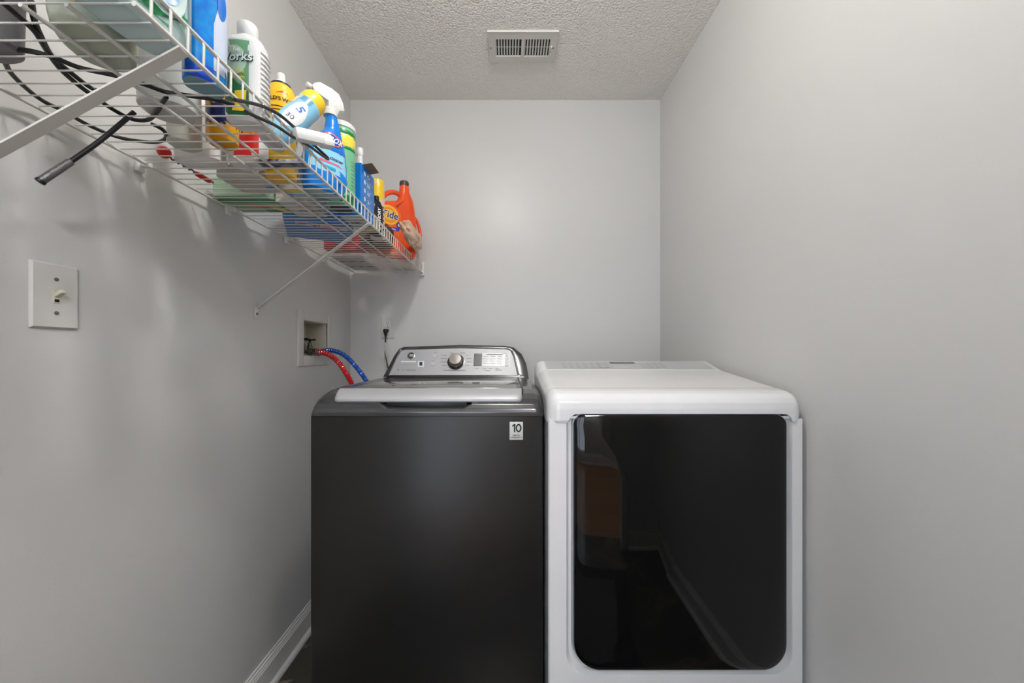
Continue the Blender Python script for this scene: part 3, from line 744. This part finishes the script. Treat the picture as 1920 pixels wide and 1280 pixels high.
# leaning light-blue aerosol can
base = Vector((-.497, .785, DZ+.030)); top = Vector((-.440, .862, 1.716)); ax = (top-base)
t = thing('aerosol_can', 'light blue spray can with yellow cap leaning over the shelf lip', 'spray can', base)
ln = ax.length; t.rotation_mode = 'QUATERNION'; t.rotation_quaternion = Vector((0, 0, 1)).rotation_difference(ax.normalized()) @ Matrix.Rotation(R(25), 3, 'Z').to_quaternion()
Lc = Lofted([(0, .0255, .0255), (.003, .0275, .0275), (ln*.78, .0275, .0275), (ln*.84, .0255, .0255)])
o = new('can', Lc.mb(), cmat('can_light_blue', (142, 204, 236), .25), t)
new('cap', MB().lathe([(.0265, ln*.80), (.0272, ln*.83), (.0268, ln*.93), (.023, ln*.99), (.001, ln)]), K_yel, t)
new('base_rim', MB().lathe([(.020, -.001), (.0262, -.003), (.0277, 0), (.0275, .004)]), M_chrome, t)
dec(o, Lc, ell(.006, ln*.44, .017, .040), K_w); txt(o, Lc, '30', .016, .004, ln*.36, K_ink)
txt(o, Lc, '5', .026, .008, ln*.54, K_blue, bold=.02, rot=-.3)
dec(o, Lc, rect(-.022, -.012, ln*.6, ln*.74), cmat('peach', (230, 196, 176)))
for k in range(5): dec(o, Lc, rect(-.010, .014, ln*(.70+k*.02), ln*(.705+k*.02)), K_ink)

# blue trigger spray bottle
t, L_, o = item('spray_bottle', 'blue trigger spray bottle with white head and red-edged logo', 'spray bottle', -.484, .985, 55,
    [(0, .042, .020, 3, .0), (.005, .050, .026, 3, .0), (.030, .056, .030, 3, .0), (.045, .060, .031, 3, .0), (.075, .057, .030, 3, .002), (.105, .052, .029, 3, .004), (.130, .046, .027, 2.8, .008), (.155, .030, .022, 2.4, .018), (.180, .020, .018, 2.2, .024), (.205, .0155, .0155, 2, .022), (.225, .013, .013, 2, .016)], cmat('clear_blue_cleaner', (20, 138, 224), .18, rgb2=(16, 116, 214)), k=6)
dec(o, L_, [(-.053, .048), (.055, .048), (.051, .108), (.046, .112), (-.048, .112), (-.05, .10)], cmat('label_sky', (150, 212, 240), .3))
dec(o, L_, [(-.050, .108), (.053, .108), (.049, .118), (-.044, .118)], K_blue, eps=.0009)
hexa = [(-.050, .139), (-.038, .153), (-.008, .160), (.020, .151), (.028, .138), (.020, .125), (-.008, .119), (-.038, .125)]
dec(o, L_, hexa, K_red, eps=.0014); dec(o, L_, [(-.001+x*.90, .138+(y_-.138)*.86) for x, y_ in hexa], K_w, eps=.0018)
dec(o, L_, [(-.0015+x*.86, .138+(y_-.138)*.80) for x, y_ in hexa], cmat('logo_blue', (24, 62, 160)), eps=.0022)
txt(o, L_, 'CLOROX', .0230, -.009, .139, K_w, eps=.0028, bold=.03, sx=.74)
txt(o, L_, 'cleaner', .013, .016, .088, K_ink, eps=.0014, bold=.015)
dec(o, L_, [(-.03, .071), (.02, .074), (.036, .071), (.02, .077), (-.03, .077)], cmat('pink', (232, 96, 130)), eps=.0014)
dec(o, L_, rect(-.018, .014, .056, .064), cmat('teal', (40, 160, 206)), eps=.0014); base_patch(t, L_, cmat('pale_teal', (160, 190, 192), .5), 1.08)
hd = MB()
prof_h = [(.0, .222), (.0, .245), (-.034, .250), (-.042, .262), (-.036, .272), (-.022, .282), (.010, .284), (.030, .280), (.042, .262), (.046, .243), (.032, .236), (.026, .222)]
for s_ in (1,):
    l0 = [Vector((x+.006, -.011, z)) for x, z in prof_h]; l1 = [Vector((x+.006, .011, z)) for x, z in prof_h]
    li0 = [Vector((.006+(x-.004)*.9+.004, -.013, .255+(z-.255)*.86)) for x, z in prof_h]; li1 = [Vector((p.x, .013, p.z)) for p in li0]
    hd.loops([li0, l0, l1, li1])
h = new('spray_head', hd, M_wplas, t, ang=40)
new('trigger', MB().tube(crom([(-.016, 0, .252), (-.024, 0, .236), (-.034, 0, .222), (-.040, 0, .205)], 5), .0048, 8), M_wplas, h)
new('nozzle', MB().lathe([(.008, 0), (.0085, .010), (.006, .012)], (-.034, 0, .262), (-1, 0, .1), 12), M_wplas, h)
new('collar', MB().lathe([(.017, .214), (.0175, .230), (.014, .234)], (.018, 0, 0)), M_wplas, h)
new('lettering', text_mb('CLOROX', .018, lambda a, b_: L_.wrap('r', .001)(b_, .085+a), bold=.03), K_ink, o)

# wipes canister
t, L_, o = item('wipes_canister', 'green and yellow round canister behind the blue trigger spray bottle', 'canister', -.482, 1.085, 50,
    [(0, .034, .034), (.004, .038, .038), (.214, .038, .038), (.223, .036, .036)], cmat('canister_green', (120, 190, 150), .3))
dec(o, L_, rect(-.0374, .0374, .168, .202), cmat('canister_yellow', (248, 226, 80)), eps=.0009)
dec(o, L_, rect(-.0374, .0374, .202, .213), K_grn, eps=.0009)
dec(o, L_, rect(-.0374, .0374, .159, .168), K_grn, eps=.0009); dec(o, L_, rect(-.0374, .0374, .006, .03), K_grn, eps=.0009)
for k in range(8): dec(o, L_, rect(.010, .036, .05+k*.011, .0515+k*.011), K_grn, eps=.0009)
new('lid', MB().lathe([(.037, .222), (.039, .224), (.039, .235), (.034, .240), (.001, .241)]), M_wplas, t)
new('base_print', MB().lathe([(.030, -.0004), (.030, .0)]), cmat('navy_base', (22, 30, 60)), t)

# small white bottle peeking beside the canister
t, L_, o = item('small_bottle', 'slim white bottle behind the bright blue box', 'bottle', -.500, 1.270, 0,
    [(0, .016, .016, 2.4), (.004, .019, .018, 2.4), (.195, .019, .018, 2.4), (.225, .009, .009), (.250, .0085, .0085)], M_wplas)
screw_cap(t, .0100, .250, .276, M_wplas, ribs=14)

# blue carton with flap
def carton(name, label, x0, x1, y0, y1, h, m, cat='box', rot=0., body='carton', z=None, bev=.0015):
    t = thing(name, label, cat, ((x0+x1)/2, (y0+y1)/2, DZ if z is None else z), R(rot))
    a, b_ = (x1-x0)/2, (y1-y0)/2
    o = new(body, MB().box(-a, a, -b_, b_, 0, h, bev), m, t, smooth=False)
    fm = {'b': lambda e: (lambda u, v: Vector((u, v, -e))), 'r': lambda e: (lambda u, v: Vector((a+e, u, v))), 'f': lambda e: (lambda u, v: Vector((u, -b_-e, v)))}
    return t, o, fm
def bdec(o, fm, face, poly, m, e=.0004, name='label'): return new(name, decal_mb(poly, fm[face](e), rings=1, sub=1), m, o, smooth=False)
t, o, fm = carton('carton', 'bright blue cardboard box with white circles and open brown flap', -.513, -.4415, 1.130, 1.240, .158, cmat('carton_blue', (12, 116, 204), .35))
for k, s_ in enumerate(('45+', '2.5h', '30h', '2h', '16h')):
    z = .136-k*.026
    bdec(o, fm, 'r', ell(-.028, z, .007, .0075, 16), K_w)
    new('lettering', text_mb(s_, .017, fm['r'](.0005), .002, z, bold=.02), K_w, o)
    bdec(o, fm, 'r', rect(-.02, .045, z-.0125, z-.0119), K_w)
for k in range(4): bdec(o, fm, 'r', rect(.018, .020, .03+k*.03, .038+k*.03), K_w)
bdec(o, fm, 'b', rect(-.034, .034, -.05, .05), cmat('carton_pale', (196, 196, 196), .5))
new('lettering', text_mb('LARGE LOAD', .009, lambda u, v: Vector((u, -v, -.0008)), 0, .02, bold=.02), K_ink, o)
new('lettering', text_mb('HE', .024, lambda u, v: Vector((u, -v, -.0008)), -.01, -.015, bold=.04), K_black, o)
new('flap', MB().obox((.044, -.012, .1585), (.020, 0, .003), (0, .032, 0), (0, 0, .0008), bev=.0006), cmat('cardboard_brown', (128, 110, 92), .8), o)

# yellow can and black bottle before the orange jug
t, L_, o = item('aerosol_can', 'upright can with yellow top beside the orange jug', 'spray can', -.478, 1.375, 40,
    [(0, .023, .023), (.003, .025, .025), (.19, .025, .025), (.205, .024, .024)], cmat('can_pale_pink', (224, 200, 196), .3))
dec(o, L_, rect(-.0246, .0246, .135, .204), K_yel, eps=.0006)
for k in range(6): dec(o, L_, rect(-.004+(k % 2)*.006, .018, .03+k*.016, .036+k*.016), K_red if k % 2 else K_ink)
new('cap', MB().lathe([(.0245, .204), (.0235, .213), (.001, .214)]), K_yel, t)
t, L_, o = item('small_bottle', 'short black bottle with white lettering between blue box and yellow can', 'bottle', -.466, 1.330, 58,
    [(0, .022, .014, 2.6), (.003, .024, .016, 2.6), (.10, .024, .016, 2.6), (.118, .016, .012, 2.4), (.125, .008, .008)], cmat('gloss_black', (22, 24, 30), .2))
new('cap', MB().lathe([(.009, .124), (.009, .138), (.001, .139)]), M_blackplastic, t)
new('lettering', text_mb('LAUNDRY', .017, lambda a, b_: L_.wrap('f', .001)(-b_, .055+a), bold=.03), K_w, o)

# orange detergent jug, its broad face turned towards the room
PH = R(45); JC = Vector((-.530, 1.680, 0)); JD = Vector((math.cos(PH), math.sin(PH), 0)); JN = Vector((math.sin(PH), -math.cos(PH), 0))
def Q(px, py, off=0.):          # point on the jug's broad face plane seen at this place
    k = (px-VX)/F; u = (k*JC.y-JC.x)/(JD.x-k*JD.y); p = JC+JD*u
    return Vector((p.x, p.y, Z(py, p.y)))+JN*off
jt = thing('detergent_jug', 'orange laundry detergent jug with dark cap at the far end of the shelf', 'jug', (JC.x, JC.y, DZ))
M_or = cmat('jug_orange', (244, 92, 46), .22, rgb2=(238, 84, 40))
ol = [(712, 476), (705, 468), (705, 440), (706, 400), (711, 384), (722, 378), (738, 378.5), (745, 374), (749, 362), (750.5, 347), (765.5, 347), (767, 362), (769.5, 380), (773, 402), (776, 430), (777, 460), (776, 478), (770, 488)]
cq = Q(744, 430); lsx = []
for yy, s in ((-.038, .82), (-.036, .90), (-.028, .97), (-.015, 1.0), (.015, 1.0), (.028, .97), (.036, .90), (.038, .82)):
    l = []
    for px, py in ol:
        q = Q(px, py); neck = py < 376 and px > 743
        if neck:
            c = Q(758, py); l.append(Vector((c.x+(q.x-c.x)*math.sqrt(max(.02, 1-(abs(yy)/.039)**2)), c.y+(q.y-c.y)*math.sqrt(max(.02, 1-(abs(yy)/.039)**2)), q.z))+JN*(yy*.5))
        else:
            z_ = max(DZ, q.z); l.append(Vector((cq.x+(q.x-cq.x)*s, cq.y+(q.y-cq.y)*s, cq.z+(z_-cq.z)*(s if z_ > cq.z else 1)))+JN*yy)
    lsx.append(l)
jb = new('jug_body', MB().loops(lsx), M_or, jt, world=True, ang=60)
new('handle', MB().tube(crom([Q(713, 386), Q(718, 369), Q(729, 361), Q(741, 361), Q(750, 366)], 6), .0105, 12), M_or, jt, world=True)
new('handle', MB().tube(crom([Q(772, 404), Q(781, 414), Q(787, 432), Q(787, 450), Q(779, 470)], 6), .0075, 12), M_or, jt, world=True)
new('cap', MB().lathe([(.0205, -.004), (.0215, -.001), (.0215, .013), (.0195, .0165), (.001, .017)], Q(758, 348), (0, 0, 1), 28), cmat('cap_charcoal', (66, 60, 58), .3), jt, world=True)
jl0 = Q(722, 407)
jf = lambda e: (lambda u, v: jl0+JD*u+JN*(.0386+e)+Vector((0, 0, v)))
def jdec(poly, m, e): return new('label', decal_mb(poly, jf(e), rings=1, sub=1), m, jb, world=True, smooth=False)
jdec([(-.036, -.085), (.045, -.085), (.060, -.06), (.056, .02), (.03, .044), (-.038, .040)], cmat('jug_label_orange', (246, 110, 40)), .0004)
jdec(ell(0, 0, .044, .042, 30), cmat('ring_yellow', (252, 206, 50)), .0010)
jdec(ell(0, 0, .036, .0345, 30), cmat('ring_orange', (250, 146, 36)), .0014)
jdec(ell(-.002, .0, .0280, .0240, 30), cmat('ring_yellow', (252, 206, 50)), .0018)
new('lettering', text_mb('Tide', .045, jf(.0026), .0, .0, bold=.045, shear=.15), K_w, jb, world=True)
new('lettering', text_mb('Tide', .044, jf(.0032), .0, .0, bold=.015, shear=.15), cmat('tide_navy', (28, 44, 120)), jb, world=True)
jdec([(.0, -.064), (.044, -.064), (.054, -.046), (.02, -.050), (.0, -.052)], cmat('ribbon_violet', (70, 62, 168)), .0018)
jdec(ell(.046, -.036, .014, .014, 20), cmat('ribbon_violet', (70, 62, 168)), .0022); jdec(ell(.046, -.036, .006, .006, 6), K_w, .0028)
new('lettering', text_mb('clean', .010, jf(.0028), .020, -.058, bold=.02), K_w, jb, world=True)

# crumpled tan bag over the lip
def blob(name, label, cat, c, r, m, amp=.35, fr=30, part=None, n=40, mm=26):
    mb = MB().sphere((0, 0, 0), 1, n=n, m=mm)
    mb.v = [Vector((v.x*r[0], v.y*r[1], v.z*r[2]))*(1+amp*noise.noise(Vector((v.x, v.y, v.z))*2.2+Vector((3, 1, 7)))+.12*noise.noise(v*7)) for v in mb.v]
    lo = min(v.z for v in mb.v)
    mb.v = [Vector((v.x, v.y, max(v.z-lo, 0.))) for v in mb.v]
    o = new(name, mb, m, ang=60); o.location = c; return tag(o, label, cat)
blob('crumpled_bag', 'crumpled tan plastic bag in front of the orange jug', 'bag', (-.408, 1.600, SZ+.0385), (.026, .150, .036), cmat('tan_bag', (240, 206, 180), .45, rgb2=(204, 162, 134), vscale=30, bump=.5, bscale=60))

# white paddle tool and low boxes
pa, pb = P(550, 250, .755), P(622, 266, .82)
t = thing('cleaning_paddle', 'white rounded plastic handle lying in front of the blue spray bottle', 'tool', (pa+pb)/2)
ax = (pb-pa); q = Vector((0, 0, 1)); q = (q-ax.normalized()*q.dot(ax.normalized())).normalized(); sd = ax.normalized().cross(q)
new('handle', MB().obox((pa+pb)/2, ax/2, sd*.012, q*.0135, bev=.009), M_wplas, t, world=True)
new('grip_end', MB().obox(pb-ax*.14+Vector((0, 0, -.006)), ax*.15, sd*.0135, q*.0085, bev=.005), M_wplas, t, world=True)
t, o, fm = carton('carton', 'flat white card with navy print under the white handle, front row', -.550, -.4475, .815, .842, .006, cmat('box_white_navy', (216, 218, 226), .4, rgb2=(60, 64, 96), vscale=70))
bdec(o, fm, 'b', rect(-.05, .05, -.012, .012), cmat('box_navy_bottom', (44, 48, 78), .4, rgb2=(150, 152, 164), vscale=60))
t, o, fm = carton('carton', 'pale box with yellow stripe on its underside behind the blue spray bottle', -.585, -.520, .955, 1.02, .06, cmat('box_pale', (206, 206, 204), .5))
bdec(o, fm, 'b', rect(-.031, .031, -.030, -.016), K_yel); bdec(o, fm, 'b', rect(-.031, .031, -.012, .004), K_lb)
t, o, fm = carton('carton', 'flat pale grey box seen from below, middle of the back row', -.690, -.590, .885, .975, .03, cmat('box_grey', (200, 198, 192), .5))
bdec(o, fm, 'b', rect(.03, .05, .01, .02), K_blue); bdec(o, fm, 'b', rect(-.03, -.01, -.03, -.02), cmat('peachy', (210, 180, 160)))
t, o, fm = carton('carton', 'green, pink and yellow printed box seen from below, back row', -.785, -.645, .995, 1.115, .05, cmat('box_green_pale', (156, 190, 160), .4), rot=0)
bdec(o, fm, 'b', rect(-.078, .078, -.04, -.012), K_grn); bdec(o, fm, 'b', [(-.05, -.006), (.0, -.006), (.05, .024), (.02, .024), (-.02, .008)], cmat('salmon', (226, 140, 116)))
bdec(o, fm, 'b', [(.01, .02), (.078, .02), (.078, .058), (.01, .058)], K_grn); bdec(o, fm, 'b', [(.03, .01), (.05, .01), (.078, .05), (.06, .056)], K_yel, .0008)
t, o, fm = carton('carton', 'white box with grey print seen from below, beside the green printed box', -.640, -.553, 1.03, 1.150, .08, cmat('box_white2', (210, 208, 204), .5))
bdec(o, fm, 'b', rect(-.02, .05, .01, .013), K_black); bdec(o, fm, 'b', rect(.0, .04, -.03, -.024), K_red)
t, o, fm = carton('carton', 'blue box with pink and white label on its underside, back row', -.7515, -.5465, 1.1805, 1.4015, .10, cmat('box_mid_blue', (84, 142, 204), .4), rot=27)
bdec(o, fm, 'b', rect(-.07, .085, -.09, -.05), cmat('box_pinkish', (214, 190, 196), .4)); bdec(o, fm, 'b', [(-.02, -.06), (.06, -.055), (.06, -.045), (-.02, -.05)], K_red, .0008)
new('lettering', text_mb('WASH', .022, lambda u, v: Vector((u, -v, -.0008)), -.03, .07, bold=.02), K_ink, o)
t, o, fm = carton('carton', 'beige box seen from below, behind the black bottle', -.487, -.448, 1.247, 1.304, .05, cmat('box_beige', (206, 190, 148), .5))
bdec(o, fm, 'b', rect(-.015, .015, .018, .024), K_black)
t, o, fm = carton('carton', 'brown patterned packet seen from below beside the blue box', -.560, -.455, 1.415, 1.50, .07, cmat('box_brown', (150, 122, 104), .6, rgb2=(62, 48, 42), vscale=26))
t, o, fm = carton('carton', 'red box seen from below near the back corner', -.740, -.490, 1.505, 1.575, .07, cmat('box_red', (196, 52, 44), .4, rgb2=(176, 60, 50), vscale=20))
bdec(o, fm, 'b', rect(-.11, -.06, -.03, -.01), cmat('pinkish', (214, 150, 140)))
t, o, fm = carton('paper_towel_pack', 'white packet with dark marks in the back corner of the shelf', -.780, -.640, 1.645, 1.905, .015, cmat('pack_white', (212, 210, 206), .5), cat='packet', bev=.01)
for i in range(3):
    for j in range(2): bdec(o, fm, 'b', ell(-.045+i*.045, -.06+j*.10, .013, .010, 12), cmat('mark_grey', (80, 80, 78)))

t, o, fm = carton('packet', 'white packet beneath the orange jug cap beside the back wall', -.590, -.470, 1.840, 1.915, .015, MATS['pack_white'], cat='packet', bev=.006)
bdec(o, fm, 'b', ell(0, 0, .016, .008, 12), MATS['mark_grey'])

# back-row bottles near the camera
t, L_, o = item('grey_tub', 'grey plastic tub against the wall at the near end of the shelf', 'tub', -.718, .506, 0,
    [(0, .038, .034), (.004, .042, .038), (.12, .044, .040), (.15, .044, .040)], cmat('tub_grey', (120, 116, 120), .4))
new('lid', MB().lathe([(.043, .148), (.044, .150), (.044, .162), (.040, .165), (.001, .165)]), cmat('tub_lid', (150, 148, 150)), t)
t, L_, o = item('clear_bottle', 'clear grey bottle seen from below, ringed by black cable', 'bottle', -.603, .668, 15,
    [(0, .034, .030, 2.6), (.005, .042, .037, 2.6), (.12, .042, .037, 2.6), (.16, .016, .016), (.18, .014, .014)], cmat('smoky_plastic', (204, 204, 200), .25), z=DZ+.0085)
screw_cap(t, .016, .18, .20, K_w)
t, L_, o = item('grey_bottle', 'small frosted grey bottle behind the clear bottle near the wall', 'bottle', -.655, .758, 0,
    [(0, .022, .022), (.004, .028, .028), (.09, .028, .028), (.12, .012, .012), (.13, .012, .012)], cmat('frosted', (196, 196, 186), .35))
screw_cap(t, .013, .13, .15, K_w, ribs=14)
t, L_, o = item('gold_bottle', 'amber yellow bottle with navy label seen through the deck', 'bottle', -.573, .752, 20,
    [(0, .022, .022), (.004, .027, .027), (.10, .028, .028), (.13, .018, .018), (.15, .012, .012)], cmat('amber', (222, 156, 24), .25))
dec(o, L_, rect(-.026, .026, .03, .07), K_ink); screw_cap(t, .014, .148, .17, K_w, ribs=16)
t, L_, o = item('white_jug', 'white jug with rounded base in the back row, left of the red-labelled jug', 'jug', -.682, .832, 0,
    [(0, .040, .020, 3.4), (.006, .050, .027, 3.4), (.11, .050, .028, 3), (.14, .018, .018), (.155, .015, .015)], M_wplas)
screw_cap(t, .017, .153, .175, K_red)
t, L_, o = item('white_jug', 'white jug with red label in the back row', 'jug', -.582, .838, 0,
    [(0, .030, .019, 3.4), (.006, .039, .026, 3.4), (.12, .039, .027, 3), (.15, .016, .016), (.165, .014, .014)], M_wplas)
dec(o, L_, rect(-.012, .036, .012, .085), K_red); txt(o, L_, 'STAIN', .014, .012, .062, K_yel, bold=.02); screw_cap(t, .016, .163, .185, K_w)
# red-ended brush by the wall
t = thing('bottle_brush', 'thin brush with round red end lying along the wall side', 'brush', (-.735, .80, DZ+.006))
new('end_cap', MB().sphere((0, 0, .006), .0125), cmat('brush_red', (204, 24, 22)), t)
tw = [(.004*math.sin(k*1.4)*.4, .012+k*.0032, .001+.002*math.cos(k*1.4)) for k in range(40)]
new('wire_stem', MB().tube(tw, .0018, 6), cmat('stem_grey', (70, 80, 90), metal=.5), t)
new('grip', MB().tube([(0, .078, 0), (0, .085, 0), (0, .118, 0), (0, .126, 0)], [.003, .006, .006, .003], 10), MATS['brush_red'], t)

# black cable coils
M_cable = cmat('black_cable', (20, 20, 21), .35)
def onDeck(pts, dz=.005):
    o = []
    for p in pts:
        z = DZ+dz+(p[2] if len(p) > 2 else 0); y = (z-CZ)*F/(VY-p[1]); o.append(Vector((X(p[0], y), y, z)))
    return o
t = thing('cable_coil', 'long black cable looped across the near end of the shelf', 'cable', (-.68, .60, DZ))
paths = [[(2, 2), (40, 35), (66, 60), (88, 95), (112, 128), (145, 158), (178, 182), (215, 207), (250, 224), (278, 224), (294, 210), (304, 193), (312, 182)],
         [(58, 2), (64, 36), (76, 66), (98, 106), (135, 138), (168, 163), (190, 172)],
         [(20, 92), (62, 97), (104, 109), (150, 127), (205, 139), (240, 148), (276, 160), (310, 172), (345, 178), (400, 186), (440, 196)],
         [(8, 112), (20, 136), (50, 166), (82, 190), (120, 208), (150, 226), (182, 242), (225, 258), (265, 265), (296, 266), (311, 258), (306, 244), (284, 232)]]
for i, p in enumerate(paths): new('cable', MB().tube(crom(onDeck(p, .0045+.006*(i % 2)), 8), .0034, 8), M_cable, t, world=True)
t = thing('cable_loop', 'black cable loop hanging over the front lip beside the blue can', 'cable', (-.43, .75, SZ+.04))
def front(pts, x):
    o = []
    for px, py in pts:
        y = x*F/(px-VX); o.append(Vector((x, y, Z(py, y))))
    return o
lp_ = front([(440, 187), (470, 193), (497, 201), (525, 216), (550, 237), (580, 263), (600, 282), (614, 295)], -.432)+front([(612, 297), (580, 274), (548, 256), (516, 235), (481, 219), (460, 209)], -.4315)
new('cable', MB().tube(crom(lp_, 6), .0030, 8), M_cable, t, world=True)
# flexible pick-up tool hanging through the deck
t = thing('grabber_tool', 'black flexible rod with metal end hanging below the shelf', 'tool', P(252, 215, .659))
a0 = P(252, 214, .662)+Vector((0, 0, .004)); a1 = P(190, 262, .64); a2 = P(132, 303, .622); a3 = P(74, 341, .600)
new('rod', MB().tube(crom([a0, a1, a2], 6), .0038, 10), M_cable, t, world=True)
new('sleeve', MB().tube([a2.lerp(a3, -.03), a2.lerp(a3, .02), a2.lerp(a3, .9), a3], [.0042, .0056, .0060, .0060], 14), mat('sleeve_steel', (112, 112, 112), rough=.35, metal=.8, bump=.3, bscale=400), t, world=True)
new('tip', MB().lathe([(.0066, -.004), (.0068, .0), (.005, .001)], a3, a3-a2, 14), M_blackplastic, t, world=True)
